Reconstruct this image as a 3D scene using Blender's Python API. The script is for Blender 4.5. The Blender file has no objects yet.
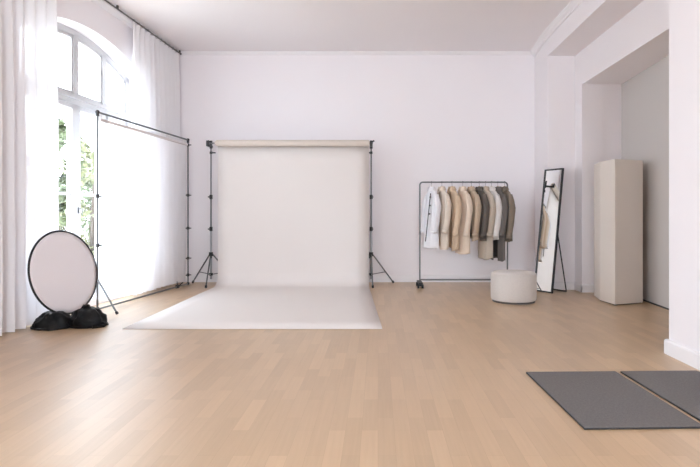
import bpy, bmesh, math, random
from mathutils import Vector, Matrix, noise
C = bpy.context.scene.collection
rnd = random.Random(7)
F, CX, HY, EYE = 530.0, 378.0, 215.0, 1.17       # focal length in pixels, vanishing point, eye height


def at(px, py, Y):
    return Vector(((px - CX) / F * Y, Y, EYE - (py - HY) / F * Y))


def on_floor(px, py):
    Y = EYE * F / (py - HY)
    return Vector(((px - CX) / F * Y, Y, 0))


# ------------------------------------------------------------------ materials
def mat(name, col, rough=0.6, metal=0.0, spec=0.4, bump=0.0, bscale=60.0, var=0.0, vscale=6.0, sheen=0.0):
    m = bpy.data.materials.new(name)
    m.use_nodes = True
    nt = m.node_tree
    b = nt.nodes['Principled BSDF']
    b.inputs['Base Color'].default_value = (*col, 1)
    b.inputs['Roughness'].default_value = rough
    b.inputs['Metallic'].default_value = metal
    b.inputs['Specular IOR Level'].default_value = spec
    if sheen:
        b.inputs['Sheen Weight'].default_value = sheen
    tc = nt.nodes.new('ShaderNodeTexCoord')
    if bump:
        n = nt.nodes.new('ShaderNodeTexNoise')
        n.inputs['Scale'].default_value = bscale
        n.inputs['Detail'].default_value = 4
        nt.links.new(tc.outputs['Object'], n.inputs['Vector'])
        bp = nt.nodes.new('ShaderNodeBump')
        bp.inputs['Strength'].default_value = bump
        bp.inputs['Distance'].default_value = 0.01
        nt.links.new(n.outputs['Fac'], bp.inputs['Height'])
        nt.links.new(bp.outputs['Normal'], b.inputs['Normal'])
    if var:
        n = nt.nodes.new('ShaderNodeTexNoise')
        n.inputs['Scale'].default_value = vscale
        n.inputs['Detail'].default_value = 5
        nt.links.new(tc.outputs['Object'], n.inputs['Vector'])
        mx = nt.nodes.new('ShaderNodeMixRGB')
        mx.inputs['Color1'].default_value = (*[c * (1 - var) for c in col], 1)
        mx.inputs['Color2'].default_value = (*[min(1, c * (1 + var)) for c in col], 1)
        nt.links.new(n.outputs['Fac'], mx.inputs['Fac'])
        nt.links.new(mx.outputs['Color'], b.inputs['Base Color'])
    return m


def sheer(name, col, clear, trans):
    """woven see-through cloth: part open weave, part scattering yarn"""
    m = bpy.data.materials.new(name)
    m.use_nodes = True
    nt = m.node_tree
    nt.nodes.remove(nt.nodes['Principled BSDF'])
    out = nt.nodes['Material Output']
    d = nt.nodes.new('ShaderNodeBsdfDiffuse')
    t = nt.nodes.new('ShaderNodeBsdfTranslucent')
    k = nt.nodes.new('ShaderNodeBsdfTransparent')
    d.inputs['Color'].default_value = (*col, 1)
    t.inputs['Color'].default_value = (*col, 1)
    a = nt.nodes.new('ShaderNodeMixShader')
    a.inputs['Fac'].default_value = trans
    nt.links.new(d.outputs[0], a.inputs[1])
    nt.links.new(t.outputs[0], a.inputs[2])
    # fine vertical yarn variation
    tc = nt.nodes.new('ShaderNodeTexCoord')
    mp = nt.nodes.new('ShaderNodeMapping')
    mp.inputs['Scale'].default_value = (30, 30, 0.6)
    n = nt.nodes.new('ShaderNodeTexNoise')
    n.inputs['Scale'].default_value = 1.0
    nt.links.new(tc.outputs['Object'], mp.inputs['Vector'])
    nt.links.new(mp.outputs[0], n.inputs['Vector'])
    r = nt.nodes.new('ShaderNodeMapRange')
    r.inputs['To Min'].default_value = clear * 0.6
    r.inputs['To Max'].default_value = clear * 1.4
    nt.links.new(n.outputs['Fac'], r.inputs['Value'])
    b = nt.nodes.new('ShaderNodeMixShader')
    nt.links.new(r.outputs[0], b.inputs['Fac'])
    nt.links.new(a.outputs[0], b.inputs[1])
    nt.links.new(k.outputs[0], b.inputs[2])
    nt.links.new(b.outputs[0], out.inputs['Surface'])
    return m


def glass_mat():
    m = bpy.data.materials.new('window glass')
    m.use_nodes = True
    nt = m.node_tree
    nt.nodes.remove(nt.nodes['Principled BSDF'])
    out = nt.nodes['Material Output']
    k = nt.nodes.new('ShaderNodeBsdfTransparent')
    k.inputs['Color'].default_value = (0.97, 0.98, 0.975, 1)
    g = nt.nodes.new('ShaderNodeBsdfGlossy')
    g.inputs['Roughness'].default_value = 0.02
    mx = nt.nodes.new('ShaderNodeMixShader')
    mx.inputs['Fac'].default_value = 0.05
    nt.links.new(k.outputs[0], mx.inputs[1])
    nt.links.new(g.outputs[0], mx.inputs[2])
    nt.links.new(mx.outputs[0], out.inputs['Surface'])
    return m


def parquet():
    m = bpy.data.materials.new('oak strip parquet')
    m.use_nodes = True
    nt = m.node_tree
    b = nt.nodes['Principled BSDF']
    tc = nt.nodes.new('ShaderNodeTexCoord')
    mp = nt.nodes.new('ShaderNodeMapping')
    mp.inputs['Rotation'].default_value = (0, 0, math.radians(90))
    nt.links.new(tc.outputs['Object'], mp.inputs['Vector'])
    # strips: random tone for each small block
    bk = nt.nodes.new('ShaderNodeTexBrick')
    bk.offset = 0.37
    bk.offset_frequency = 2
    bk.squash = 1.0
    bk.inputs['Color1'].default_value = (0, 0, 0, 1)
    bk.inputs['Color2'].default_value = (1, 1, 1, 1)
    bk.inputs['Mortar'].default_value = (0.25, 0.25, 0.25, 1)
    bk.inputs['Scale'].default_value = 1.0
    bk.inputs['Mortar Size'].default_value = 0.0007
    bk.inputs['Mortar Smooth'].default_value = 0.3
    bk.inputs['Bias'].default_value = 0.0
    bk.inputs['Brick Width'].default_value = 0.48
    bk.inputs['Row Height'].default_value = 0.088
    nt.links.new(mp.outputs[0], bk.inputs['Vector'])
    # long grain
    mg = nt.nodes.new('ShaderNodeMapping')
    mg.inputs['Scale'].default_value = (34, 1.6, 1)
    nt.links.new(tc.outputs['Object'], mg.inputs['Vector'])
    gn = nt.nodes.new('ShaderNodeTexNoise')
    gn.inputs['Scale'].default_value = 1.6
    gn.inputs['Detail'].default_value = 6
    gn.inputs['Distortion'].default_value = 0.4
    nt.links.new(mg.outputs[0], gn.inputs['Vector'])
    ln = nt.nodes.new('ShaderNodeTexNoise')
    ln.inputs['Scale'].default_value = 0.9
    nt.links.new(tc.outputs['Object'], ln.inputs['Vector'])
    add = nt.nodes.new('ShaderNodeMath'); add.operation = 'MULTIPLY_ADD'
    add.inputs[1].default_value = 0.48
    nt.links.new(bk.outputs['Color'], add.inputs[0])
    g2 = nt.nodes.new('ShaderNodeMath'); g2.operation = 'MULTIPLY'
    g2.inputs[1].default_value = 0.52
    nt.links.new(gn.outputs['Fac'], g2.inputs[0])
    nt.links.new(g2.outputs[0], add.inputs[2])
    cr = nt.nodes.new('ShaderNodeValToRGB')
    e = cr.color_ramp.elements
    e[0].position = 0.05; e[0].color = FLOOR_DARK
    e[1].position = 0.95; e[1].color = FLOOR_LIGHT
    nt.links.new(add.outputs[0], cr.inputs['Fac'])
    # thin dark joint
    jm = nt.nodes.new('ShaderNodeMixRGB'); jm.blend_type = 'MULTIPLY'
    jm.inputs['Color2'].default_value = (0.80, 0.76, 0.73, 1)
    nt.links.new(bk.outputs['Fac'], jm.inputs['Fac'])
    nt.links.new(cr.outputs['Color'], jm.inputs['Color1'])
    nt.links.new(jm.outputs['Color'], b.inputs['Base Color'])
    rr = nt.nodes.new('ShaderNodeMapRange')
    rr.inputs['To Min'].default_value = 0.36
    rr.inputs['To Max'].default_value = 0.48
    nt.links.new(ln.outputs['Fac'], rr.inputs['Value'])
    nt.links.new(rr.outputs[0], b.inputs['Roughness'])
    b.inputs['Specular IOR Level'].default_value = 0.5
    b.inputs['Coat Weight'].default_value = 0.62          # matt varnish
    b.inputs['Coat Roughness'].default_value = 0.36
    b.inputs['Coat IOR'].default_value = 1.5
    bp = nt.nodes.new('ShaderNodeBump')
    bp.inputs['Strength'].default_value = 0.05
    bp.inputs['Distance'].default_value = 0.004
    nt.links.new(gn.outputs['Fac'], bp.inputs['Height'])
    nt.links.new(bp.outputs['Normal'], b.inputs['Normal'])
    return m


FLOOR_DARK = (0.445, 0.302, 0.172, 1)
FLOOR_LIGHT = (0.61, 0.427, 0.258, 1)
M = {
    'wall': mat('wall paint', (0.88, 0.845, 0.86), 0.85, spec=0.2, bump=0.03, bscale=40),
    'ceil': mat('ceiling paint', (0.88, 0.845, 0.855), 0.9, spec=0.2),
    'alcove': mat('shade-darkened wall paint', (0.61, 0.58, 0.555), 0.85, spec=0.2),  # wall tone darkened; the alcove's shade is put into the colour
    'trim': mat('trim paint', (0.86, 0.84, 0.85), 0.5),
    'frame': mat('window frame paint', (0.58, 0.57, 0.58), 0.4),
    'floor': parquet(),
    'glass': glass_mat(),
    'curtain': sheer('sheer curtain voile', (0.88, 0.865, 0.875), 0.03, 0.14),
    'scrim': sheer('diffusion cloth', (0.97, 0.96, 0.97), 0.05, 0.5),
    'rail': mat('bronzed rail', (0.13, 0.12, 0.11), 0.4, 0.4),
    'sleeve': mat('screen hem tape', (0.74, 0.69, 0.68), 0.8),
    'black': mat('black metal', (0.035, 0.037, 0.04), 0.45, 0.3),
    'steel': mat('grey steel tube', (0.16, 0.165, 0.17), 0.38, 0.7),
    'alu': mat('dull aluminium tube', (0.36, 0.37, 0.38), 0.35, 0.85),
    'rubber': mat('black rubber', (0.02, 0.02, 0.022), 0.6),
    'disc': mat('reflector cloth', (0.82, 0.78, 0.80), 0.75, bump=0.06, bscale=90),
    'rim': mat('reflector rim tape', (0.02, 0.02, 0.022), 0.55),
    'bag': mat('black nylon', (0.007, 0.007, 0.0075), 0.5, spec=0.25, bump=0.2, bscale=22),
    'paper': mat('seamless paper', (0.74, 0.69, 0.655), 0.7, spec=0.25),
    'roll': mat('paper roll', (0.66, 0.58, 0.51), 0.7, spec=0.25),
    'wood': mat('hanger wood', (0.52, 0.34, 0.2), 0.45, var=0.15, vscale=30),
    'pouf': mat('boucle wool', (0.64, 0.585, 0.54), 0.95, spec=0.15, bump=0.6, bscale=140, var=0.08, vscale=50, sheen=0.2),
    'mat': mat('charcoal felt', (0.17, 0.158, 0.152), 0.95, spec=0.15, bump=0.5, bscale=160, var=0.30, vscale=70),
    'matedge': mat('mat edge binding', (0.03, 0.03, 0.032), 0.8),
    'cab_l': mat('cabinet laminate', (0.75, 0.69, 0.625), 0.55),
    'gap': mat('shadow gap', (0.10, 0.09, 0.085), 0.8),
    'leaf': mat('leaves', (0.080, 0.094, 0.042), 0.6, var=0.5, vscale=1.2),
    'leaf_y': mat('yellow green leaves', (0.15, 0.15, 0.07), 0.6, var=0.5, vscale=1.4),
    'bark': mat('bark', (0.09, 0.065, 0.05), 0.9, bump=0.5, bscale=20),
    'lawn': mat('pale bounce ground', (0.50, 0.48, 0.44), 0.9, var=0.3, vscale=3),  # outside ground made pale to bounce daylight up to the ceiling
    'button': mat('dark button', (0.03, 0.028, 0.03), 0.35),
}
mm = bpy.data.materials.new('mirror glass')
mm.use_nodes = True
_b = mm.node_tree.nodes['Principled BSDF']
_b.inputs['Base Color'].default_value = (0.90, 0.92, 0.91, 1)
_b.inputs['Metallic'].default_value = 1
_b.inputs['Roughness'].default_value = 0.01
M['mirror'] = mm


# ------------------------------------------------------------------ mesh helpers
class MB:
    def __init__(s):
        s.v, s.f = [], []

    def add(s, vs, fs):
        o = len(s.v)
        s.v += [Vector(v) for v in vs]
        s.f += [tuple(i + o for i in f) for f in fs]
        return s

    def quad(s, a, b, c, d):
        return s.add([a, b, c, d], [(0, 1, 2, 3)])

    def box(s, x0, x1, y0, y1, z0, z1, mtx=None):
        vs = [Vector((x, y, z)) for x in (x0, x1) for y in (y0, y1) for z in (z0, z1)]
        if mtx:
            vs = [mtx @ v for v in vs]
        return s.add(vs, [(0, 1, 3, 2), (4, 6, 7, 5), (0, 4, 5, 1), (2, 3, 7, 6), (0, 2, 6, 4), (1, 5, 7, 3)])

    def prism(s, pts, z0, z1):
        n = len(pts)
        vs = [(p[0], p[1], z0) for p in pts] + [(p[0], p[1], z1) for p in pts]
        fs = [(i, (i + 1) % n, n + (i + 1) % n, n + i) for i in range(n)]
        return s.add(vs, fs + [tuple(range(n - 1, -1, -1)), tuple(range(n, 2 * n))])

    def tube(s, pts, r, seg=10, closed=False, cap=True):
        pts = [Vector(p) for p in pts]
        n = len(pts)
        rs = r if isinstance(r, (list, tuple)) else [r] * n
        tang = []
        for i in range(n):
            if closed:
                t = pts[(i + 1) % n] - pts[i - 1]
            else:
                t = pts[min(i + 1, n - 1)] - pts[max(i - 1, 0)]
            tang.append(t.normalized())
        ref = Vector((0, 0, 1)) if abs(tang[0].z) < 0.9 else Vector((1, 0, 0))
        nrm = (ref - tang[0] * ref.dot(tang[0])).normalized()
        vs = []
        for i in range(n):
            nrm = (nrm - tang[i] * nrm.dot(tang[i])).normalized()
            bn = tang[i].cross(nrm)
            for k in range(seg):
                a = 2 * math.pi * k / seg
                vs.append(pts[i] + (nrm * math.cos(a) + bn * math.sin(a)) * rs[i])
        fs = []
        for i in range(n if closed else n - 1):
            j = (i + 1) % n
            for k in range(seg):
                l = (k + 1) % seg
                fs.append((i * seg + k, i * seg + l, j * seg + l, j * seg + k))
        if cap and not closed:
            fs.append(tuple(range(seg - 1, -1, -1)))
            fs.append(tuple(range((n - 1) * seg, n * seg)))
        return s.add(vs, fs)

    def lathe(s, prof, seg=40, c=(0, 0, 0)):
        vs = [(c[0] + r * math.cos(2 * math.pi * k / seg), c[1] + r * math.sin(2 * math.pi * k / seg), c[2] + z)
              for r, z in prof for k in range(seg)]
        fs = []
        for i in range(len(prof) - 1):
            for k in range(seg):
                l = (k + 1) % seg
                fs.append((i * seg + k, i * seg + l, (i + 1) * seg + l, (i + 1) * seg + k))
        fs.append(tuple(range(seg - 1, -1, -1)))
        fs.append(tuple(range((len(prof) - 1) * seg, len(prof) * seg)))
        return s.add(vs, fs)

    def ball(s, c, rx, ry=None, rz=None, n=10):
        ry = ry or rx; rz = rz or rx
        prof = [(max(1e-4, math.sin(math.pi * i / n)), -math.cos(math.pi * i / n)) for i in range(n + 1)]
        m2 = MB().lathe(prof, 14)
        return s.add([(c[0] + v.x * rx, c[1] + v.y * ry, c[2] + v.z * rz) for v in m2.v], m2.f)

    def grid(s, fn, nu, nv):
        vs = [fn(i / nu, j / nv) for j in range(nv + 1) for i in range(nu + 1)]
        w = nu + 1
        return s.add(vs, [(j * w + i, j * w + i + 1, (j + 1) * w + i + 1, (j + 1) * w + i)
                          for j in range(nv) for i in range(nu)])

    def sweep(s, prof, a, b, side):
        """profile points (d, h) swept from a to b; d along side, h up"""
        a, b, side = Vector(a), Vector(b), Vector(side)
        n = len(prof)
        vs = [p + side * d + Vector((0, 0, h)) for p in (a, b) for d, h in prof]
        fs = [(i, (i + 1) % n, n + (i + 1) % n, n + i) for i in range(n)]
        return s.add(vs, fs + [tuple(range(n)), tuple(range(2 * n - 1, n - 1, -1))])


def obj(name, mb, m, parent=None, bevel=0.0, smooth=True, solid=0.0, sub=0, fix=True):
    """one mesh object; geometry is given in the parent's (or the world's) space"""
    me = bpy.data.meshes.new(name)
    me.from_pydata([tuple(v) for v in mb.v], [], mb.f)
    me.validate()
    if fix:
        bm = bmesh.new(); bm.from_mesh(me)
        bmesh.ops.recalc_face_normals(bm, faces=bm.faces)
        bm.to_mesh(me); bm.free()
    me.materials.append(m)
    if smooth:
        for p in me.polygons:
            p.use_smooth = True
        me.set_sharp_from_angle(angle=0.7)
    o = bpy.data.objects.new(name, me)
    C.objects.link(o)
    if parent:
        o.parent = parent
    if solid:
        d = o.modifiers.new('thickness', 'SOLIDIFY'); d.thickness = solid; d.offset = 0
    if bevel:
        d = o.modifiers.new('edge', 'BEVEL'); d.width = bevel; d.segments = 3; d.limit_method = 'ANGLE'
    if sub:
        d = o.modifiers.new('sub', 'SUBSURF'); d.levels = sub; d.render_levels = sub
    return o


def tag(o, label, cat, group=None, kind=None):
    o['label'] = label; o['category'] = cat
    if group: o['group'] = group
    if kind: o['kind'] = kind
    return o


def thing(name, label, cat, loc=(0, 0, 0), rz=0.0, group=None, kind=None):
    o = bpy.data.objects.new(name, None)
    o.empty_display_size = 0.1
    C.objects.link(o)
    o.location = loc; o.rotation_euler = (0, 0, rz)
    return tag(o, label, cat, group, kind)


def struct(name, mb, m, **k):
    o = obj(name, mb, m, smooth=False, **k)
    o['kind'] = 'structure'
    return o


# ------------------------------------------------------------------ setting
CEIL = 4.016
YB = 9.255                     # back wall
YN = -6.0                      # rear end of the room
SL = 0.0547                    # the window wall is slightly splayed
RAIL0 = -3.43


def rail_x(Y): return RAIL0 - SL * (9.2 - Y)
def wall_x(Y): return rail_x(Y) - 0.13


WN = math.sqrt(1 + SL * SL)
WU = Vector((SL, 1, 0)) / WN            # along the window wall, away from the camera
WO = Vector((-1, SL, 0)) / WN           # outward through the window wall


def lw(Y, z, n=0.0):
    return Vector((wall_x(Y), Y, z)) + WO * n


X0, X1, X2, XP = 2.735, 2.655, 3.085, 2.449         # beam face, recess face, pier face
YR, YJ, YP = 8.30, 8.015, 4.46          # recess end, opening jamb, pier end
XA, XA2 = 3.681, 3.46                   # alcove wall far and near
ZB, ZL = 3.66, 3.147                    # beam soffit, lintel soffit

struct('floor', MB().prism([(-4.9, YN), (5.0, YN), (5.0, YB + .3), (-4.9, YB + .3)], -0.15, 0.0), M['floor'])
struct('ceiling', MB().prism([(-4.9, YN), (5.0, YN), (5.0, YB + .3), (-4.9, YB + .3)], CEIL, CEIL + .2), M['ceil'])
struct('wall_back', MB().box(-4.4, 4.4, YB, YB + .25, 0, CEIL), M['wall'])
REAR_FILL = [(-.4, 2.1)]                        # unseen opening added behind the viewer to light the back wall
mr_ = MB()
xs = [-4.9] + [x for p in REAR_FILL for x in p] + [4.9]
for i in range(0, len(xs), 2):
    mr_.box(xs[i], xs[i + 1], YN - .25, YN, 0, CEIL)
for a, b in REAR_FILL:
    mr_.box(a, b, YN - .25, YN, 3.7, CEIL).box(a, b, YN - .25, YN, 0, .2)
struct('wall_rear', mr_, M['wall'])

# window wall with arched openings; the nearer one is unseen, placed for light
HW, RA, APEX, SILL, WT = 1.30, 3.0, 3.56, 0.10, 0.34
CENT = [6.86, 0.7]


def arch_z(d, inset=0.0):
    return APEX - RA + math.sqrt(max(0, (RA - inset) ** 2 - d * d))


mb = MB()
edges = [YN - .1] + [y for c in sorted(CENT) for y in (c - HW, c + HW)] + [YB + .1]
for i in range(0, len(edges), 2):
    for n in (0.0, WT):
        mb.quad(lw(edges[i], 0, n), lw(edges[i + 1], 0, n), lw(edges[i + 1], CEIL, n), lw(edges[i], CEIL, n))
for c in CENT:
    N = 28
    for k in range(N):
        d0, d1 = -HW + 2 * HW * k / N, -HW + 2 * HW * (k + 1) / N
        for n in (0.0, WT):
            mb.quad(lw(c + d0, arch_z(d0), n), lw(c + d1, arch_z(d1), n), lw(c + d1, CEIL, n), lw(c + d0, CEIL, n))
            mb.quad(lw(c + d0, 0, n), lw(c + d1, 0, n), lw(c + d1, SILL, n), lw(c + d0, SILL, n))
        mb.quad(lw(c + d0, arch_z(d0), 0), lw(c + d1, arch_z(d1), 0), lw(c + d1, arch_z(d1), WT), lw(c + d0, arch_z(d0), WT))
    mb.quad(lw(c - HW, SILL, 0), lw(c + HW, SILL, 0), lw(c + HW, SILL, WT), lw(c - HW, SILL, WT))
    for d in (-HW, HW):
        mb.quad(lw(c + d, SILL, 0), lw(c + d, arch_z(d), 0), lw(c + d, arch_z(d), WT), lw(c + d, SILL, WT))
struct('wall_left', mb, M['wall'], fix=False)


def window(name, c, label):
    root = thing(name, label, 'window', (0, 0, 0), kind='structure')
    n0, n1 = 0.23, 0.31

    def bar(m, d0, d1, z0, z1, a=n0, b=n1):
        vs = [lw(c + d, z, n) for d in (d0, d1) for n in (a, b) for z in (z0, z1)]
        m.add(vs, [(0, 1, 3, 2), (4, 6, 7, 5), (0, 4, 5, 1), (2, 3, 7, 6), (0, 2, 6, 4), (1, 5, 7, 3)])

    def arcband(m, d0, d1, in0, in1, a, b, N=20):
        for k in range(N):
            e0, e1 = d0 + (d1 - d0) * k / N, d0 + (d1 - d0) * (k + 1) / N
            vs = [lw(c + e, arch_z(e, i), n) for e in (e0, e1) for n in (a, b) for i in (in0, in1)]
            m.add(vs, [(0, 2, 6, 4), (1, 5, 7, 3), (0, 4, 5, 1), (2, 3, 7, 6)])

    f = MB()
    arcband(f, -HW, HW, 0.0, 0.075, n0, n1, 32)
    bar(f, -HW, -HW + .07, SILL, arch_z(HW) + .01); bar(f, HW - .07, HW, SILL, arch_z(HW) + .01)
    bar(f, -HW, HW, 2.60, 2.72, n0 - .02, n1); bar(f, -HW, HW, SILL, SILL + .09)
    for d in (-.645, 0, .645):
        bar(f, d - .04, d + .04, 2.70, arch_z(d, .05))
    for d in (-.645, .645):
        bar(f, d - .04, d + .04, SILL, 2.62)
    bar(f, -HW, HW, 2.665, 2.70, n0 - .05, n0)
    obj('window_frame', f, M['frame'], root, smooth=False)
    lights = [(-HW + .07, -.685), (-.605, -.04), (.04, .605), (.685, HW - .07)]
    g0, g1 = n0 + .012, n1 - .012
    for a, b in lights:                                   # fanlights
        s = MB()
        bar(s, a, a + .035, 2.72, arch_z(a if abs(a) > abs(b) else a, .075), g0, g1)
        bar(s, b - .035, b, 2.72, arch_z(b, .075), g0, g1)
        bar(s, a, b, 2.72, 2.76, g0, g1)
        arcband(s, a, b, .07, .115, g0, g1, 10)
        o = obj('fanlight_sash', s, M['frame'], root, smooth=False)
        p = MB()
        N = 10
        for k in range(N):
            e0, e1 = a + (b - a) * k / N, a + (b - a) * (k + 1) / N
            p.quad(lw(c + e0, 2.74, .27), lw(c + e1, 2.74, .27), lw(c + e1, arch_z(e1, .09), .27), lw(c + e0, arch_z(e0, .09), .27))
        obj('pane', p, M['glass'], o, smooth=False, fix=False)
    lower = [(-HW + .07, -.685), (-.605, 0.0), (0.0, .605), (.685, HW - .07)]
    for i, (a, b) in enumerate(lower):
        s = MB()
        w = .085 if i in (1, 2) else .05
        bar(s, a, a + w, SILL + .09, 2.60, g0 - .02, g1); bar(s, b - w, b, SILL + .09, 2.60, g0 - .02, g1)
        bar(s, a, b, 2.54, 2.60, g0 - .02, g1); bar(s, a, b, SILL + .09, SILL + .27, g0 - .02, g1)
        bar(s, a + w, b - w, 1.425, 1.46, g0, g1)
        o = obj('casement', s, M['frame'], root, smooth=False)
        p = MB()
        p.quad(lw(c + a + w, SILL + .27, .27), lw(c + b - w, SILL + .27, .27), lw(c + b - w, 2.54, .27), lw(c + a + w, 2.54, .27))
        obj('pane', p, M['glass'], o, smooth=False, fix=False)
        if i == 2:
            h = MB()
            bar(h, .025, .045, 1.19, 1.27, g0 - .030, g0 - .02)
            h.tube([lw(c + .035, 1.25, g0 - .03), lw(c + .035, 1.25, g0 - .07), lw(c + .035, 1.16, g0 - .075)], .007, 8)
            hd = obj('window_handle', h, M['steel'], o)
            hd['label'] = 'metal window handle'
    return root


window('window_1', CENT[0], 'tall arched white window with slim mullions between the two sheer curtains')
window('unseen_window', CENT[1], 'unseen second arched white window along the left wall, placed for its light')  # out of view, put there to light the room

# right side: beam, recess, lintel over the alcove, pier
YBM = YP
struct('wall_right', MB()
       .prism([(X0, YB), (X1, YR), (4.4, YR), (4.4, YB)], 0, CEIL)                       # wall between back corner and recess
       .prism([(X1, YR), (X1 - .02, YP), (4.4, YP), (4.4, YR)], ZB, CEIL)                # beam over the recess
       .prism([(X2, YR), (X2, YJ), (4.4, YJ), (4.4, YR)], 0, ZB)                         # jamb strip
       .prism([(X2, YJ), (X2, YP), (4.4, YP), (4.4, YJ)], ZL, ZB), M['wall'])            # lintel
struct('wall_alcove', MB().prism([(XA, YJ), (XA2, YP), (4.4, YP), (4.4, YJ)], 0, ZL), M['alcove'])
struct('wall_pier', MB().prism([(XP, YP), (XP, YN), (4.4, YN), (4.4, YP)], 0, CEIL), M['wall'])

SK = [(0, 0), (.018, 0), (.018, .10), (.012, .115), (.004, .125), (0, .125)]
bb = MB().sweep(SK, (-3.62, YB, 0), (X0, YB, 0), (0, -1, 0))
struct('baseboard_back', bb, M['trim'])
bl = MB()
for a, b in ((YN, CENT[1] - HW), (CENT[1] - HW, YB)):
    bl.sweep([(d, h * .78) for d, h in SK], lw(a, 0), lw(b, 0), -WO)
struct('baseboard_left', bl, M['trim'])
br = MB()
br.sweep(SK, (X0, YB, 0), (X1, YR, 0), (-1, 0, 0)).sweep(SK, (X1 - .018, YR, 0), (X2, YR, 0), (0, -1, 0))
br.sweep(SK, (X2, YR, 0), (X2, YJ - .018, 0), (-1, 0, 0)).sweep(SK, (X2 - .018, YJ, 0), (XA, YJ, 0), (0, -1, 0))
struct('baseboard_right', br, M['trim'])
bp = MB().sweep([(0, 0), (.028, 0), (.028, .105), (.02, .118), (0, .125)], (XP, YP + .028, 0), (XP, YN, 0), (-1, 0, 0))
bp.box(XP - .0, 3.3, YP, YP + .028, 0, .118)
struct('baseboard_pier', bp, M['trim'])
ag = MB().sweep([(0, 0), (.012, 0), (.012, .018), (0, .018)], (XA - .001, YJ, 0), (XA2 - .001, YP + .03, 0), (-1, 0.13, 0))
struct('trim_1', ag, M['gap'])
COR = [(0, 0), (0, -.085), (.02, -.085), (.028, -.06), (.05, -.045), (.07, -.018), (.085, -.012), (.085, 0)]
struct('trim_2', MB().sweep(COR, (X0, YB, CEIL), (X1, YR, CEIL), (-1, 0, 0)).sweep(COR, (X1, YR, CEIL), (X1 - .02, YP, CEIL), (-1, 0, 0)), M['trim'])
struct('trim_3', MB().sweep([(0, 0), (0, -.05), (.02, -.045), (.05, -.01), (.05, 0)], (-3.62, YB, CEIL), (X0, YB, CEIL), (0, -1, 0)), M['trim'])
struct('trim_4', MB().sweep([(0, 0), (0, -.09), (.06, -.085), (.10, -.055), (.10, 0)], lw(YN, CEIL), lw(YB, CEIL), -WO), M['trim'])

# outside: courtyard ground and greenery
struct('ground', MB().box(-40, -4.9, -20, 40, -1.05, -0.95), M['lawn'])


def tree(name, label, loc, h, r, n, m, seed, trunk_h):
    rr = random.Random(seed)
    root = thing(name, label, 'tree', loc, group='trees in the courtyard')
    t = MB().tube([(0, 0, 0), (.05, .03, trunk_h * .5), (0, .02, trunk_h), (.06, 0, h * .8)], [.11, .09, .07, .02], 9)
    for k in range(6):
        a = rr.uniform(0, 6.28); z = trunk_h * rr.uniform(.7, 1.3)
        t.tube([(0, .02, z), (.4 * r * math.cos(a), .4 * r * math.sin(a), z + .35 * r), (.75 * r * math.cos(a), .75 * r * math.sin(a), z + .7 * r)], [.04, .025, .008], 6)
    obj('trunk', t, M['bark'], root)
    f = MB()
    clumps = []
    for k in range(34):
        a = rr.uniform(0, 6.28); q = rr.random()
        z = trunk_h * .55 + (h - trunk_h * .55) * q
        w = r * math.sin(math.pi * (0.12 + .82 * q)) ** .7 * math.sqrt(rr.random())
        clumps.append((Vector((w * math.cos(a), w * math.sin(a), z)), r * rr.uniform(.2, .38)))
    for k in range(n):
        c, cr = clumps[rr.randrange(len(clumps))]
        d = Vector((rr.gauss(0, 1), rr.gauss(0, 1), rr.gauss(0, 1))).normalized()
        p = c + d * cr * rr.uniform(.5, 1.0)
        u = Vector((rr.gauss(0, 1), rr.gauss(0, 1), rr.gauss(0, .6))).normalized()
        v = u.cross((d + Vector((0, 0, .5))).normalized())
        if v.length < .05: continue
        v.normalize()
        s = rr.uniform(.06, .13)
        nn = u.cross(v) * s * .15
        f.add([p - u * s, p + v * s * .5 + nn, p + u * s, p - v * s * .5 + nn], [(0, 1, 2, 3)])
    obj('foliage', f, m, root, smooth=False, fix=False)


tree('courtyard_tree', 'slim tall green tree outside, behind the left window casement', (-6.45, 10.4, -1), 4.2, .5, 1900, M['leaf'], 1, 1.3)
tree('courtyard_tree', 'yellow green bushy tree outside, left of the white screen frame', (-7.35, 13.6, -1), 4.0, 1.15, 2600, M['leaf_y'], 2, 1.2)
tree('courtyard_tree', 'dark green low tree outside, farthest behind the window casements', (-9.6, 17.6, -1), 3.4, 1.6, 2400, M['leaf'], 3, .9)
tree('courtyard_tree', 'broad green tree outside, mostly veiled by the white screen', (-6.7, 16.6, -1), 3.6, 1.2, 2000, M['leaf'], 4, 1.2)

# ------------------------------------------------------------------ curtains
ZR = 3.94
r = thing('curtain_rail', 'slim dark curtain rail under the ceiling along the window wall', 'curtain rail', (rail_x(6), 6, ZR))
k = MB().tube([(rail_x(y) - rail_x(6), y - 6, .03) for y in (2.6, 5, 7, 9.2)], .0105, 10)
obj('rod', k, M['rail'], r)
for y in (3.2, 5.2, 7.2, 9.17):
    obj('bracket', MB().box(rail_x(y) - rail_x(6) - .012, rail_x(y) - rail_x(6) + .012, y - 6 - .012, y - 6 + .012, .03, CEIL - ZR - .0), M['rail'], r)
for y in (2.59, 9.21):
    obj('finial', MB().ball((rail_x(y) - rail_x(6), y - 6, .03), .018), M['rail'], r)


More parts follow.
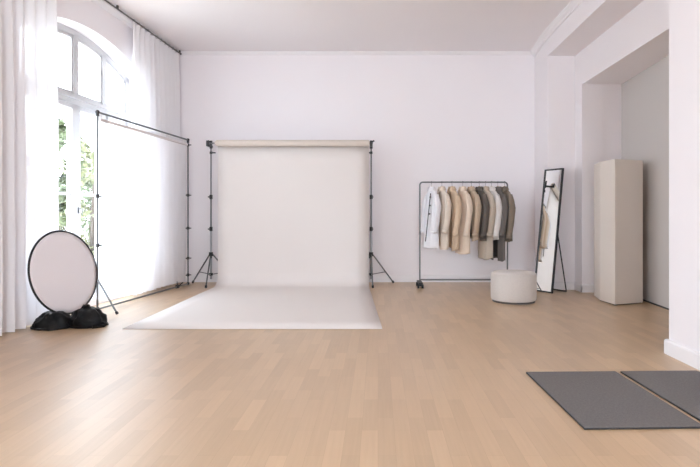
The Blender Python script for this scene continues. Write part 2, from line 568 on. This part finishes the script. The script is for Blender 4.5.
def curtain(label, ya, yb, lam, amp, seed, zb=.015):
    rr = random.Random(seed)
    L = yb - ya
    ph = [0]
    n = int(L / .008)
    for i in range(n):
        ph.append(ph[-1] + 2 * math.pi * (L / n) / (lam * (1 + .35 * noise.noise(Vector((i * L / n * 2.2, seed, 0))))))
    base = Vector((rail_x(ya), ya, 0))

    def fn(a, b):
        i = min(n, int(round(a * n)))
        y = ya + L * a
        q = b                                  # 0 at floor, 1 at top
        A = amp * (1.0 - .55 * q ** 3) * (1 + .4 * noise.noise(Vector((y * 1.7, q * 1.5, seed))))
        p = ph[i] + .5 * noise.noise(Vector((y * 2, q * 2.0, seed + 5))) * (1 - q)
        off = A * math.sin(p) + .25 * A * math.sin(2 * p + 1) + .012 * noise.noise(Vector((y * 5, q * 6, seed + 9)))
        side = .35 * A * math.cos(p)
        z = zb + (ZR - zb) * b
        v = Vector((rail_x(y), y, z)) + WO * (-off) + WU * side
        return v - base
    root = thing('sheer_curtain', label, 'curtain', base, group=None)
    obj('curtain_cloth', MB().grid(fn, n, 22), M['curtain'], root, fix=False)

    def hd(a, b):
        v = fn(a, .975 + .025 * b)
        return v - WO * .004
    obj('heading_tape', MB().grid(hd, n, 1), M['curtain'], root, fix=False)
    for k in range(int(L / .14)):
        y = ya + .05 + k * .14
        c = Vector((rail_x(y), y, ZR + .03)) - base
        rings = MB().tube([c + Vector((.02 * math.cos(t), 0, .022 * math.sin(t) - .004)) for t in [j * math.pi / 5 for j in range(10)]], .003, 5, closed=True)
        obj('curtain_ring', rings, M['alu'], root)
    return root


curtain('sheer white curtain nearest the camera, behind the round reflector', 3.3, 5.99, .17, .068, 1)
curtain('sheer white curtain beyond the window, behind the framed white screen', 7.58, 9.14, .15, .06, 2)

# ------------------------------------------------------------------ framed diffusion screen
A = Vector((-3.418, 6.458, 0)); B = Vector((-3.175, 8.857, 0))
sc = thing('diffusion_screen', 'large white cloth screen in a thin metal frame along the window', 'screen', A,
           math.atan2((B - A).y, (B - A).x))
W = (B - A).length
H = 2.425
pr = .0125
obj('top_bar', MB().tube([(0, 0, H), (W, 0, H)], pr, 10), M['steel'], sc)
obj('bottom_bar', MB().tube([(0, 0, .022), (W, 0, .022)], pr, 10), M['steel'], sc)
for x in (0, W):
    obj('post', MB().tube([(x, 0, .0), (x, 0, H)], pr, 10), M['steel'], sc)
    obj('corner_joint', MB().ball((x, 0, H), .026).tube([(x, 0, H - .05), (x, 0, H)], .02, 10), M['black'], sc)
    obj('corner_joint', MB().ball((x, 0, .026), .026), M['black'], sc)
for x, zs in ((0, (1.40, .80)), (W, (2.34, 1.50, .95, .45, .17))):
    for z in zs:
        s = 1 if x == 0 else -1
        obj('clamp', MB().tube([(x, 0, z - .022), (x, 0, z + .022)], .021, 10).box(min(x, x + s * .06), max(x, x + s * .06), -.012, .012, z - .009, z + .009)
            .tube([(x, -.02, z), (x, -.055, z)], .008, 8), M['black'], sc)
# bracket on the bottom bar, support strut with a rubber foot
bx = .845 * W
obj('bar_clamp', MB().box(bx - .03, bx + .03, -.02, .02, 0, .05).tube([(bx, -.02, .03), (bx + .05, -.07, .085)], .009, 8).tube([(bx, 0, .05), (bx - .02, 0, .11)], .01, 8), M['black'], sc)
inv = Matrix.Rotation(-sc.rotation_euler.z, 4, 'Z')
foot = inv @ (Vector((-3.063, 6.225, 0)) - A)
st = obj('strut', MB().tube([(0, 0, .385), (foot.x, foot.y, .012)], .011, 10), M['steel'], sc)
obj('rubber_foot', MB().tube([(foot.x * .96, foot.y * .96, .027), (foot.x, foot.y, .013)], .017, 10), M['rubber'], st)


def cloth(a, b):
    x = .03 + (W - .075) * a
    z0 = .10 - .03 * a + .012 * math.sin(9 * a + 1)
    z = z0 + (H - .075 - z0) * b
    y = .028 * noise.noise(Vector((x * 2.4, z * .5, 3))) + .014 * (1 - b) * math.sin(x * 19 + 2 * noise.noise(Vector((x * 3, 0, 8)))) + .004 * math.sin(x * 43)
    return Vector((x, y * (1 - b ** 6), z))


obj('cloth', MB().grid(cloth, 150, 24), M['scrim'], sc, fix=False)
obj('hem_sleeve', MB().tube([(.035, 0, H - .085), (W - .045, 0, H - .085)], .020, 10), M['sleeve'], sc)
for f_ in (.02, .42, .72, .98):
    x = .035 + (W - .08) * f_
    obj('tie', MB().tube([(x + .022 * math.cos(t), .022 * math.sin(t) * .6, H - .042 + .055 * math.sin(t)) for t in [j * math.pi / 6 for j in range(12)]], .004, 5, closed=True), M['sleeve'], sc)

# ------------------------------------------------------------------ reflector disc and sandbags
yaw, tilt, R = .232, .176, .447
ctr = Vector((-3.372, 5.713, .556))
rf = thing('reflector_disc', 'round white reflector disc with black rim leaning behind two black sandbags', 'reflector', ctr)
u = Vector((math.sin(yaw), math.cos(yaw), 0)); nrm = Vector((math.cos(yaw), -math.sin(yaw), 0))
v = Vector((0, 0, 1)) * math.cos(tilt) - nrm * math.sin(tilt)
nn = u.cross(v) * -1
if nn.x < 0: nn = -nn
rfm = MB()
seg = 72
rings = 8
vs = [Vector((0, 0, 0))]
fs = []
for i in range(1, rings + 1):
    for k in range(seg):
        a = 2 * math.pi * k / seg
        rr_ = (R - .004) * i / rings
        vs.append((u * math.cos(a) + v * math.sin(a)) * rr_ + nn * (.006 * noise.noise(Vector((math.cos(a) * i / 4, math.sin(a) * i / 4, 2)))))
for k in range(seg):
    fs.append((0, 1 + k, 1 + (k + 1) % seg))
for i in range(rings - 1):
    for k in range(seg):
        l = (k + 1) % seg
        fs.append((1 + i * seg + k, 1 + i * seg + l, 1 + (i + 1) * seg + l, 1 + (i + 1) * seg + k))
rfm.add(vs, fs)
obj('reflector_cloth', rfm, M['disc'], rf, solid=.004)
obj('rim', MB().tube([(u * math.cos(2 * math.pi * k / seg) + v * math.sin(2 * math.pi * k / seg)) * R for k in range(seg)], .0105, 10, closed=True), M['rim'], rf)


def sandbag(label, loc, lx, ly, h, seed, peak, tail):
    root = thing('sandbag', label, 'sandbag', loc, group='black sandbags at the reflector')
    m = MB()
    nu, nv = 64, 30
    vs = []
    for j in range(nv + 1):
        t = j / nv                                  # 0 rim on floor .. 1 top
        for i in range(nu):
            a = 2 * math.pi * i / nu
            rad = math.cos(t * math.pi / 2) ** .74
            ex = math.copysign(abs(math.cos(a)) ** .92, math.cos(a)); ey = math.copysign(abs(math.sin(a)) ** .92, math.sin(a))
            z = h * math.sin(t * math.pi / 2) ** .95
            x = lx * ex * rad * (1 + .07 * noise.noise(Vector((ex * 1.6, ey * 1.6, seed + z * 3))))
            y = ly * ey * rad * (1 + .07 * noise.noise(Vector((ex * 1.6 + 7, ey * 1.6, seed + z * 3))))
            x += peak[0] * t * t; y += peak[1] * t * t
            # creases radiating from the gathered neck, and a sag above the seam
            cr = .013 * math.sin(a * 9 + 5 * noise.noise(Vector((ex, ey, seed)))) * (t ** 1.4)
            wr = .022 * noise.noise(Vector((x * 9, y * 9, z * 12 + seed))) + .010 * noise.noise(Vector((x * 22, y * 22, z * 25 + seed)))
            k = 1 + (cr + wr) / max(.05, lx * .6)
            vs.append(Vector((x * k, y * k, max(.0, z + (wr * .6 if t > .05 else 0)))))
    fs = []
    for j in range(nv):
        for i in range(nu):
            l = (i + 1) % nu
            fs.append((j * nu + i, j * nu + l, (j + 1) * nu + l, (j + 1) * nu + i))
    fs.append(tuple(range(nu - 1, -1, -1))); fs.append(tuple(range(nv * nu, (nv + 1) * nu)))
    obj('sack', MB().add(vs, fs), M['bag'], root)
    # flat sewn edge on the floor
    sm = MB().tube([(lx * 1.03 * math.cos(2 * math.pi * k / 40), ly * 1.03 * math.sin(2 * math.pi * k / 40), .012) for k in range(40)], .012, 8, closed=True)
    obj('seam', sm, M['bag'], root)
    if tail:
        obj('strap', MB().tube([(lx * .85, -ly * .2, .03), (lx * 1.08, -ly * .25, .042), (lx * 1.22, -ly * .3, .022), (lx * 1.16, -ly * .5, .012), (lx * .7, -ly * .95, .014)], .016, 8), M['bag'], root)
        kx, ky = peak[0], peak[1]
        obj('gathered_neck', MB().tube([(kx - .045, ky, h * .93), (kx - .02, ky, h + .012), (kx + .03, ky - .01, h + .018), (kx + .055, ky - .015, h * .95)], [.012, .02, .018, .012], 9), M['bag'], root)
    return root


sandbag('left black sandbag on the floor, at the foot of the sheer curtain', (-3.385, 5.52, 0), .195, .155, .165, 3, (.01, 0), False)
sandbag('right black sandbag with gathered neck and strap, beside the screen strut', (-3.065, 5.60, 0), .175, .15, .195, 11, (-.02, 0), True)

# ------------------------------------------------------------------ backdrop
YS, YROLL = 8.86, 8.71
ZROLL = EYE + (HY - 143.2) / F * YROLL
xl, xr = at(217.8, 200, 8.76).x, at(369, 200, 8.76).x
bd = thing('paper_backdrop', 'beige seamless paper backdrop sweeping from its roll onto the floor', 'backdrop', ((xl + xr) / 2, YROLL, 0))
fl, fr = on_floor(122, 329.3), on_floor(382.5, 329.3)
cxm = (xl + xr) / 2
YV = YROLL + .052
RC = .22
path = []
for k in range(8):
    path.append((YV, ZROLL - .02 - (ZROLL - .02 - RC) * k / 8))
for k in range(13):
    a = math.pi / 2 * k / 12
    path.append((YV - RC * (1 - math.cos(a)), RC * (1 - math.sin(a)) + .004))
for k in range(1, 9):
    path.append((YV - RC + (fl.y - YV + RC) * k / 8, .004))
m = MB()
vs = []
NX = 12
for j, (y, z) in enumerate(path):
    t = max(0, (YV - .1 - y) / (YV - .1 - fl.y))
    a, b = xl + (fl.x - xl) * t, xr + (fr.x - xr) * t
    for i in range(NX + 1):
        q = i / NX
        wob = .006 * noise.noise(Vector((q * 2.5, z * 1.2, 1))) if z > .3 else 0
        vs.append((a + (b - a) * q - cxm, y - YROLL + wob, z))
for j in range(len(path) - 1):
    for i in range(NX):
        m.quad(*[vs[n_] for n_ in (j * (NX + 1) + i, j * (NX + 1) + i + 1, (j + 1) * (NX + 1) + i + 1, (j + 1) * (NX + 1) + i)])
o = obj('paper_sheet', m, M['paper'], bd, fix=False)
bm = bmesh.new(); bm.from_mesh(o.data); bmesh.ops.remove_doubles(bm, verts=bm.verts, dist=1e-5); bm.to_mesh(o.data); bm.free()
for p in o.data.polygons: p.use_smooth = True
d = o.modifiers.new('thickness', 'SOLIDIFY'); d.thickness = .003; d.offset = 0
obj('paper_roll', MB().tube([(xl - cxm, 0, ZROLL), (xr - cxm, 0, ZROLL)], .054, 28), M['roll'], bd)
obj('cardboard_core', MB().tube([(xl - cxm - .03, 0, ZROLL), (xr - cxm + .03, 0, ZROLL)], .030, 18), M['roll'], bd)
pxl, pxr = at(211, 200, YS).x, at(371.2, 200, YS).x
obj('crossbar', MB().tube([(pxl - cxm - .03, .0, ZROLL), (pxr - cxm + .03, .0, ZROLL)], .014, 10), M['steel'], bd)


def stand(label, x, hand, angs):
    root = thing('backdrop_stand', label, 'light stand', (x, YS, 0), group='stands holding the backdrop')
    top = ZROLL + .05
    zc = EYE - (254 - HY) / F * YS
    tr = MB()
    obj('lower_tube', MB().tube([(0, 0, .10), (0, 0, .936)], .018, 12), M['alu'], root)
    obj('upper_tube', MB().tube([(0, 0, .936), (0, 0, 1.47)], .0145, 12), M['steel'], root)
    obj('upper_tube', MB().tube([(0, 0, 1.47), (0, 0, top)], .012, 12), M['steel'], root)
    for z in (.936, 1.47):
        c = obj('locking_collar', MB().tube([(0, 0, z - .035), (0, 0, z + .035)], .026, 12).tube([(0, -.02, z), (hand * .03, -.06, z)], .010, 8), M['black'], root)
    obj('leg_collar', MB().tube([(0, 0, zc - .035), (0, 0, zc + .03)], .034, 12).tube([(0, -.03, zc), (-.03 * hand, -.07, zc - .06)], .012, 8), M['black'], root)
    obj('brace_collar', MB().tube([(0, 0, .16), (0, 0, .20)], .03, 12), M['black'], root)
    obj('hook_head', MB().box(-.022, .022, -.175, .03, ZROLL - .05, ZROLL - .02).tube([(0, 0, ZROLL - .07), (0, 0, top + .01)], .024, 10)
        .box(-.022, .022, -.185, -.165, ZROLL - .05, ZROLL + .04).tube([(hand * -.005, 0, ZROLL + .03), (hand * .05, -.02, ZROLL + .06)], .014, 8), M['black'], root)
    obj('arm_clip', MB().tube([(0, 0, ZROLL - .16), (0, 0, ZROLL - .12)], .022, 10).box(min(0, -hand * .075), max(0, -hand * .075), -.012, .012, ZROLL - .15, ZROLL - .13), M['black'], root)
    for a in angs:
        ca, sa = math.cos(math.radians(a)), math.sin(math.radians(a))
        Lr = .43
        leg = obj('leg', MB().tube([(.03 * ca, .03 * sa, zc - .01), (Lr * ca, Lr * sa, .014)], .0115, 10), M['steel'], root)
        obj('rubber_foot', MB().tube([(Lr * .95 * ca, Lr * .95 * sa, .04), (Lr * ca, Lr * sa, .016)], .019, 10), M['rubber'], leg)
        q = .62
        obj('brace', MB().tube([(.025 * ca, .025 * sa, .18), (Lr * q * ca, Lr * q * sa, zc - (zc - .014) * q)], .007, 8), M['steel'], root)


stand('left tripod stand of the backdrop, next to the white screen', pxl, -1, (152, 28, 277))
stand('right tripod stand of the backdrop, on the side of the clothes rack', pxr, 1, (28, 152, 274))

# ------------------------------------------------------------------ clothes rack
YK = 8.61
rx0, rx1 = at(419.8, 0, YK).x, at(507.4, 0, YK).x
zt, zb = EYE + (HY - 182.2) / F * YK, EYE - (279.7 - HY) / F * YK
xc = (rx0 + rx1) / 2
hw = (rx1 - rx0) / 2
rk = thing('clothes_rack', 'dark metal clothes rack on castors holding neutral garments', 'clothes rack', (xc, YK, 0))
rc = .05
pts = [(-hw, 0, .085)]
for k in range(7):
    a = math.pi - math.pi / 2 * k / 6
    pts.append((-hw + rc + rc * math.cos(a), 0, zt - rc + rc * math.sin(a)))
for k in range(7):
    a = math.pi / 2 - math.pi / 2 * k / 6
    pts.append((hw - rc + rc * math.cos(a), 0, zt - rc + rc * math.sin(a)))
pts.append((hw, 0, .085))
obj('hoop_frame', MB().tube(pts, .0125, 12), M['steel'], rk)
obj('bottom_bar', MB().tube([(-hw, 0, zb), (hw, 0, zb)], .0125, 12), M['steel'], rk)
for s in (-1, 1):
    obj('joint_sleeve', MB().tube([(s * hw, 0, .85), (s * hw, 0, .90)], .016, 12), M['steel'], rk)
    ft = obj('foot_bar', MB().box(s * hw - .036, s * hw + .036, -.18, .18, .060, .092), M['black'], rk, bevel=.006)
    for t in (-1, 1):
        w = MB()
        yy = t * .145
        for e in (-.034, .034):
            w.tube([(s * hw + e - .014, yy, .032), (s * hw + e + .014, yy, .032)], .032, 18)
        w.box(s * hw - .03, s * hw + .03, yy - .012, yy + .012, .03, .062)
        obj('castor', w, M['rubber'], rk)


def hanger(px, label, m='wood'):
    x = (px - CX) / F * YK
    root = thing('clothes_hanger', label, 'hanger', (x, YK, zt), math.radians(30), group='hangers on the clothes rack')
    pts = [(.0, 0, -.08), (0, 0, -.03)] + [(0, .017 * math.sin(t) + .0, -.0 + .017 * math.cos(t)) for t in [math.pi - j * math.pi / 8 for j in range(11)]]
    obj('hook', MB().tube(pts, .0025, 6), M['steel'], root)
    s = MB()
    for e in (-1, 1):
        s.tube([(0, 0, -.068), (0, e * .022, -.11), (0, e * .05, -.158), (0, e * .10, -.198), (0, e * .135, -.235)], [.013, .015, .013, .012, .012], 8)
    obj('shoulder_bar', s, M[m], root)
    return x


GARM = {}


def cloth_mat(name, col):
    if name not in GARM:
        GARM[name] = mat(name, col, .9, spec=.15, bump=.25, bscale=70, var=.06, vscale=9, sheen=.15)
    return GARM[name]


def garment(px, label, kind, col, hem_y, cuff_y, seed, wide=.20, open_front=False, lining=None, buttons=0, front=.0, cuff=True, flare=1.0, turn=30):
    """local axes: y = across the shoulders (-y towards the viewer), -x = the chest"""
    x = (px - CX) / F * YK
    ztop = zt - .075
    root = thing(kind, label, 'jacket' if 'jacket' in kind or 'coat' in kind or 'blazer' in kind else 'shirt', (x, YK, zt - .125), math.radians(turn), group='garments on the clothes rack')
    mcl = cloth_mat(label[:40], col)
    L = (zt - .125) - (EYE - (hem_y - HY) / F * (YK - .15))
    SLV = (zt - .125) - (EYE - (cuff_y - HY) / F * (YK - .2))
    rr = random.Random(seed)
    # stations: z, half width (y), half depth (x)
    st = [(.028, .052, .040), (.008, .066, .044), (-.018, .095, .042), (-.05, .138, .040), (-.09, .175, .038), (-.13, .192, .040), (-.2, .188, .043),
          (-.32, .182, .046), (-.45, .183, .048), (-.6, .186, .049)]
    st = [s_ for s_ in st if s_[0] > -L + .06] + [(-L + .03, .188 * flare, .050 * flare), (-L, .189 * flare, .050 * flare)]
    nseg = 56
    gap = .35 if open_front else 0.0       # half angle of the open front
    vs, fs = [], []
    for z, a, b in st:
        t = min(1, -z / L) if z < 0 else 0
        for i in range(nseg + 1):
            th = math.pi + gap * min(1, t * 2.2 + .25) + (2 * math.pi - 2 * gap * min(1, t * 2.2 + .25)) * i / nseg
            c, s = math.cos(th), math.sin(th)
            fold = 1 + t * (.13 * math.sin(7 * th + seed) + .09 * noise.noise(Vector((c * 2, s * 2, seed + t * 2))))
            X = b * c * fold
            Y = .86 * a * s * (1 + .03 * math.sin(5 * th + seed * 2) * t)
            if c < 0:
                X -= front * t * abs(c)
            dz = .02 * t * noise.noise(Vector((c * 1.5, s * 1.5, seed + 3))) - (.028 * max(0, -c) * t) - (.02 if t > .97 else 0) * max(0, -s)
            vs.append((X, Y, z + dz))
    w = nseg + 1
    for j in range(len(st) - 1):
        for i in range(nseg):
            fs.append((j * w + i, j * w + i + 1, (j + 1) * w + i + 1, (j + 1) * w + i))
    body = obj('body', MB().add(vs, fs), mcl, root, fix=False, solid=.006)
    if not open_front:
        bm = bmesh.new(); bm.from_mesh(body.data); bmesh.ops.remove_doubles(bm, verts=bm.verts, dist=1e-4); bm.to_mesh(body.data); bm.free()
        for p in body.data.polygons: p.use_smooth = True
    # collar
    cl = MB()
    cl.grid(lambda a, b: Vector(((.052 + .020 * (1 - b) - (.010 * b)) * math.cos(math.pi + .25 + (2 * math.pi - .5) * a) - .006,
                                 (.062 + .016 * (1 - b)) * math.sin(math.pi + .25 + (2 * math.pi - .5) * a),
                                 .0 + .052 * b - .03 * (1 - b) * max(0, -math.cos(math.pi + (2 * math.pi) * a)))), 32, 4)
    obj('collar', cl, mcl, root, fix=False, solid=.006)
    # sleeves
    for e in (-1, 1):
        n = 13
        sv, sf = [], []
        ns = 22
        for j in range(n + 1):
            t = j / n
            z = -.075 - (SLV - .075) * t
            yc = e * (.128 + .060 * min(1, t * 3.2) - .022 * t * t)
            xcn = -.018 * t - .045 * t * t * (1 if e < 0 else .7)
            ry = (.045 - .008 * t) * (.62 + .38 * min(1, t * 5))
            rx = (.056 - .010 * t) * (.55 + .45 * min(1, t * 5))
            if t > .93: ry *= .93; rx *= .93
            for i in range(ns):
                th = 2 * math.pi * i / ns
                f_ = 1 + .10 * t * math.sin(3 * th + seed + 4 * t) + .10 * noise.noise(Vector((math.cos(th) * 1.5, t * 7, seed + e)))
                sv.append((xcn + rx * math.cos(th) * f_, yc + ry * math.sin(th) * f_, z + (.0 if t < .98 else .008 * math.sin(th))))
        for j in range(n):
            for i in range(ns):
                l = (i + 1) % ns
                sf.append((j * ns + i, j * ns + l, (j + 1) * ns + l, (j + 1) * ns + i))
        sl = obj('sleeve', MB().add(sv, sf), mcl, root, fix=False, solid=.004)
        if cuff:
            zc = -SLV
            yc = e * .166; xcn = -.063 if e < 0 else -.05
            obj('cuff', MB().tube([(xcn, yc, zc + .052), (xcn, yc, zc + .0)], .048, 22, cap=False), mcl, sl, fix=False, solid=.005)
    if buttons:
        bt = MB()
        for k in range(buttons):
            z = -.12 - k * .135
            t = min(1, -z / L)
            xb = -(.064 + front * t + .012)
            o = obj('button', MB().tube([(xb - .006, -.075, z), (xb + .01, -.070, z)], .012, 12), M['button'], root)
            o['label'] = 'dark button'
        obj('placket', MB().grid(lambda a, b: Vector((-(.066 + .05 * b) - front * b, -.05 - .022 * a, -.06 - (L - .14) * b)), 2, 14), M['button'], root, fix=False, solid=.003)
    if lining:
        obj('lining', MB().grid(lambda a, b: Vector((-.02 + .01 * math.sin(9 * a), -.15 + .3 * a, -.05 - (L - .09) * b)), 12, 8), lining, root, fix=False, solid=.004)
    return root


dk = cloth_mat('dark lining', (.045, .036, .030))
G = [
    (431.7, 'white shirt with dark buttons at the left end of the rack', 'hanging_shirt', (.82, .81, .83), 246.5, 233, 1, dict(buttons=3, front=.05, flare=1.1)),
    (441.9, 'cream shirt hanging right next to the white buttoned shirt', 'hanging_shirt', (.74, .64, .54), 247.5, 233, 2, dict(front=.03, open_front=True)),
    (452.0, 'warm sand shirt third from the left end of the rack', 'hanging_shirt', (.64, .49, .35), 248.5, 236, 3, dict(open_front=True)),
    (462.8, 'long pale peach shirt fourth from the left end of the rack', 'hanging_shirt', (.73, .60, .48), 252.5, 236, 4, dict(front=.03)),
    (471.4, 'tan shirt hanging just left of the dark taupe jacket', 'hanging_shirt', (.48, .37, .27), 239, 236, 5, dict(open_front=True)),
    (479.3, 'dark taupe jacket hanging between tan shirt and long beige coat', 'hanging_jacket', (.125, .105, .09), 239, 237, 6, dict(open_front=True)),
    (485.6, 'long beige coat hanging between dark taupe jacket and off-white shirt', 'hanging_coat', (.50, .42, .34), 257.5, 236, 7, dict(front=.02)),
    (491.6, 'off-white shirt hanging among the dark garments near the right end', 'hanging_shirt', (.70, .66, .63), 238, 237, 8, dict()),
    (497.8, 'long grey brown open coat with dark inside, second from right', 'hanging_coat', (.15, .13, .118), 259.5, 236, 9, dict(open_front=True, lining=dk)),
    (504.6, 'taupe jacket at the right end of the rack over the post', 'hanging_jacket', (.215, .17, .13), 240, 239, 10, dict(open_front=True)),
]
HL = ['inside the white buttoned shirt', 'inside the cream shirt', 'inside the warm sand shirt', 'inside the long pale peach shirt', 'inside the tan shirt',
      'inside the dark taupe jacket', 'inside the long beige coat', 'inside the off-white shirt', 'inside the long grey brown coat', 'inside the taupe jacket at the right end']
for (px, lab, kind, col, hy, cy, sd, kw), hl in zip(G, HL):
    hanger(px, 'wooden hanger with wire hook ' + hl)
    garment(px, lab, kind, col, hy, cy, sd, **kw)

# ------------------------------------------------------------------ pouf
pf = thing('pouf', 'round cream upholstered pouf on the floor before the rack', 'pouf', (1.838, 7.19, 0))
r0, h0 = .302, .405
prof = [(r0 - .03, .022), (r0 - .008, .03), (r0, .05), (r0 + .002, .2), (r0, h0 - .045), (r0 - .008, h0 - .02), (r0 - .03, h0 - .004), (r0 - .08, h0 + .003), (.08, h0 + .008), (.001, h0 + .008)]
obj('upholstery', MB().lathe(prof, 64), M['pouf'], pf)
obj('piping', MB().tube([((r0 - .005) * math.cos(2 * math.pi * k / 64), (r0 - .005) * math.sin(2 * math.pi * k / 64), h0 - .028) for k in range(64)], .005, 8, closed=True), M['pouf'], pf)
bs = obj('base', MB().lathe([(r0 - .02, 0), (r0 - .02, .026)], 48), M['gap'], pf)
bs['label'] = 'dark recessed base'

# ------------------------------------------------------------------ floor mirror
BL = on_floor(534.3, 290.6); BR = BL + Vector((.515, -.857, 0)) * .3546
wv = (BR - BL); mw = wv.length; wu = wv.normalized()
back = Vector((-wu.y, wu.x, 0))                # away from the room
if back.x < 0: back = -back
mr = thing('floor_mirror', 'tall narrow black framed floor mirror leaning back beside the pouf', 'mirror', (BL + BR) / 2)
LEAN, MH = .245, 1.88
up = (Vector((0, 0, 1)) * MH + back * LEAN).normalized()
ln = math.sqrt(MH * MH + LEAN * LEAN)
fn_ = wu.cross(up).normalized()
if fn_.dot(back) > 0: fn_ = -fn_               # faces the room


def mp(a, b, c=0): return wu * a + up * b + fn_ * c


def slab(m, a0, a1, b0, b1, c0, c1):
    m.add([mp(a, b, c) for a in (a0, a1) for b in (b0, b1) for c in (c0, c1)],
          [(0, 1, 3, 2), (4, 6, 7, 5), (0, 4, 5, 1), (2, 3, 7, 6), (0, 2, 6, 4), (1, 5, 7, 3)])
    return m


fw = .020
fm = MB()
hw_ = mw / 2
slab(fm, -hw_, -hw_ + fw, 0, ln, -.012, .018); slab(fm, hw_ - fw, hw_, 0, ln, -.012, .018)
slab(fm, -hw_, hw_, 0, fw, -.012, .018); slab(fm, -hw_, hw_, ln - fw, ln, -.012, .018)
obj('frame', fm, M['black'], mr, smooth=False)
obj('mirror_glass', slab(MB(), -hw_ + fw * .8, hw_ - fw * .8, fw * .8, ln - fw * .8, -.004, .006), M['mirror'], mr, smooth=False)
obj('backing_board', slab(MB(), -hw_ + .004, hw_ - .004, .004, ln - .004, -.018, -.010), M['black'], mr, smooth=False)
fo = on_floor(566.3, 292.0) - (BL + BR) / 2
for s in (1, -1):
    off = wu * (hw_ - .03) * s
    base = fo if s > 0 else fo - wu * (mw - .06)
    hi = mp((hw_ - .02) * s, ln * .47, -.02)
    obj('support_leg', MB().tube([hi, (base.x, base.y, .012)], .010, 8), M['black'], mr)
b2 = fo - wu * (mw - .06)
obj('support_crossbar', MB().tube([(fo.x, fo.y, .012), (b2.x, b2.y, .012)], .010, 8), M['black'], mr)

# ------------------------------------------------------------------ tall cabinet in the alcove
fp = [on_floor(594, 296.3), on_floor(600, 301), on_floor(615, 305.6), on_floor(643, 303.4)]
fp.append(Vector((3.56, 7.62, 0)))
c0 = sum(fp, Vector()) / 5
cab = thing('tall_cabinet', 'tall plain cream cabinet with angled sides standing in the alcove', 'cabinet', c0)
loc = [p - c0 for p in fp]
HC = 1.893


def shrink(k): return [(p.x * k, p.y * k) for p in loc]


obj('carcass', MB().prism(shrink(.97), .03, HC - .01), M['cab_l'], cab, smooth=False)
obj('plinth', MB().prism(shrink(.94), 0, .03), M['gap'], cab, smooth=False)
obj('top_panel', MB().prism(shrink(.985), HC - .012, HC), M['cab_l'], cab, smooth=False)


def face(name, a, b, z0, z1, t=.018, g=.004):
    d = (b - a).normalized()
    n = Vector((d.y, -d.x, 0))
    if n.dot((a + b) / 2) < 0: n = -n
    a2, b2 = a + d * g, b - d * g
    m = MB().prism([a2 - n * t, b2 - n * t, b2, a2], z0, z1)
    return obj(name, m, M['cab_l'], cab, smooth=False, bevel=.002)


face('side_panel', loc[0], loc[1], .012, HC)
face('side_panel', loc[1], loc[2], .012, HC, g=.001)
face('door', loc[2], loc[3], .012, HC, g=.001)

# ------------------------------------------------------------------ floor mats
def floor_mat(label, x0, x1, y0, y1):
    root = thing('floor_mat', label, 'mat', ((x0 + x1) / 2, (y0 + y1) / 2, 0), math.radians(1.6), group='charcoal floor mats')
    a, b = (x1 - x0) / 2, (y1 - y0) / 2
    obj('mat_top', MB().box(-a + .004, a - .004, -b + .004, b - .004, .002, .0135), M['mat'], root, bevel=.003)
    obj('edge_binding', MB().box(-a, a, -b, b, 0, .0105), M['matedge'], root, bevel=.003)


floor_mat('left charcoal felt mat, fully in view on the wooden floor', 1.108, 1.778, 2.892, 3.925)
floor_mat('right charcoal felt mat, cut by the picture edge near the white pier', 1.812, 2.392, 2.909, 3.943)

# ------------------------------------------------------------------ camera
cam = bpy.data.cameras.new('camera')
cam.sensor_width = 36
cam.lens = F / 700 * 36
cam.shift_x = (350 - CX) / 700
cam.shift_y = -(233.5 - HY) / 700
cam.clip_start = .05
co = bpy.data.objects.new('camera', cam)
C.objects.link(co)
co.location = (0, 0, EYE)
co.rotation_euler = (math.pi / 2, 0, 0)
bpy.context.scene.camera = co

# ------------------------------------------------------------------ daylight
w = bpy.data.worlds.new('overcast sky')
bpy.context.scene.world = w
w.use_nodes = True
bg = w.node_tree.nodes['Background']
bg.inputs['Color'].default_value = (0.92, 1.07, 1.215, 1)
bg.inputs['Strength'].default_value = 1.0
w.cycles.sampling_method = 'MANUAL'
w.cycles.sample_map_resolution = 256
for c in CENT:                                  # portals only steer the sampling of the sky through the windows
    l = bpy.data.lights.new('sky portal', 'AREA')
    l.shape = 'RECTANGLE'; l.size = 2 * HW; l.size_y = APEX - SILL
    l.cycles.is_portal = True
    lo = bpy.data.objects.new('sky portal', l)
    C.objects.link(lo)
    p = lw(c, (APEX + SILL) / 2, WT + .02)
    lo.matrix_world = Matrix.Translation(p) @ Matrix((
        (WU.x, 0, WO.x, 0), (WU.y, 0, WO.y, 0), (0, 1, 0, 0), (0, 0, 0, 1)))
for a, b in REAR_FILL:
    l = bpy.data.lights.new('sky portal', 'AREA')
    l.shape = 'RECTANGLE'; l.size = b - a; l.size_y = 3.5
    l.cycles.is_portal = True
    lo = bpy.data.objects.new('sky portal', l)
    C.objects.link(lo)
    lo.location = ((a + b) / 2, YN - .27, 1.95)
    lo.rotation_euler = (math.pi / 2, 0, 0)
sc_ = bpy.context.scene
sc_.view_settings.view_transform = 'Standard'
sc_.view_settings.look = 'None'
sc_.view_settings.gamma = 1
sc_.view_settings.use_curve_mapping = False
sc_.view_settings.exposure = 3.7
sc_.cycles.max_bounces = 16
sc_.cycles.diffuse_bounces = 10
sc_.cycles.transparent_max_bounces = 24
sc_.cycles.sample_clamp_indirect = 8
sc_.cycles.use_denoising = True
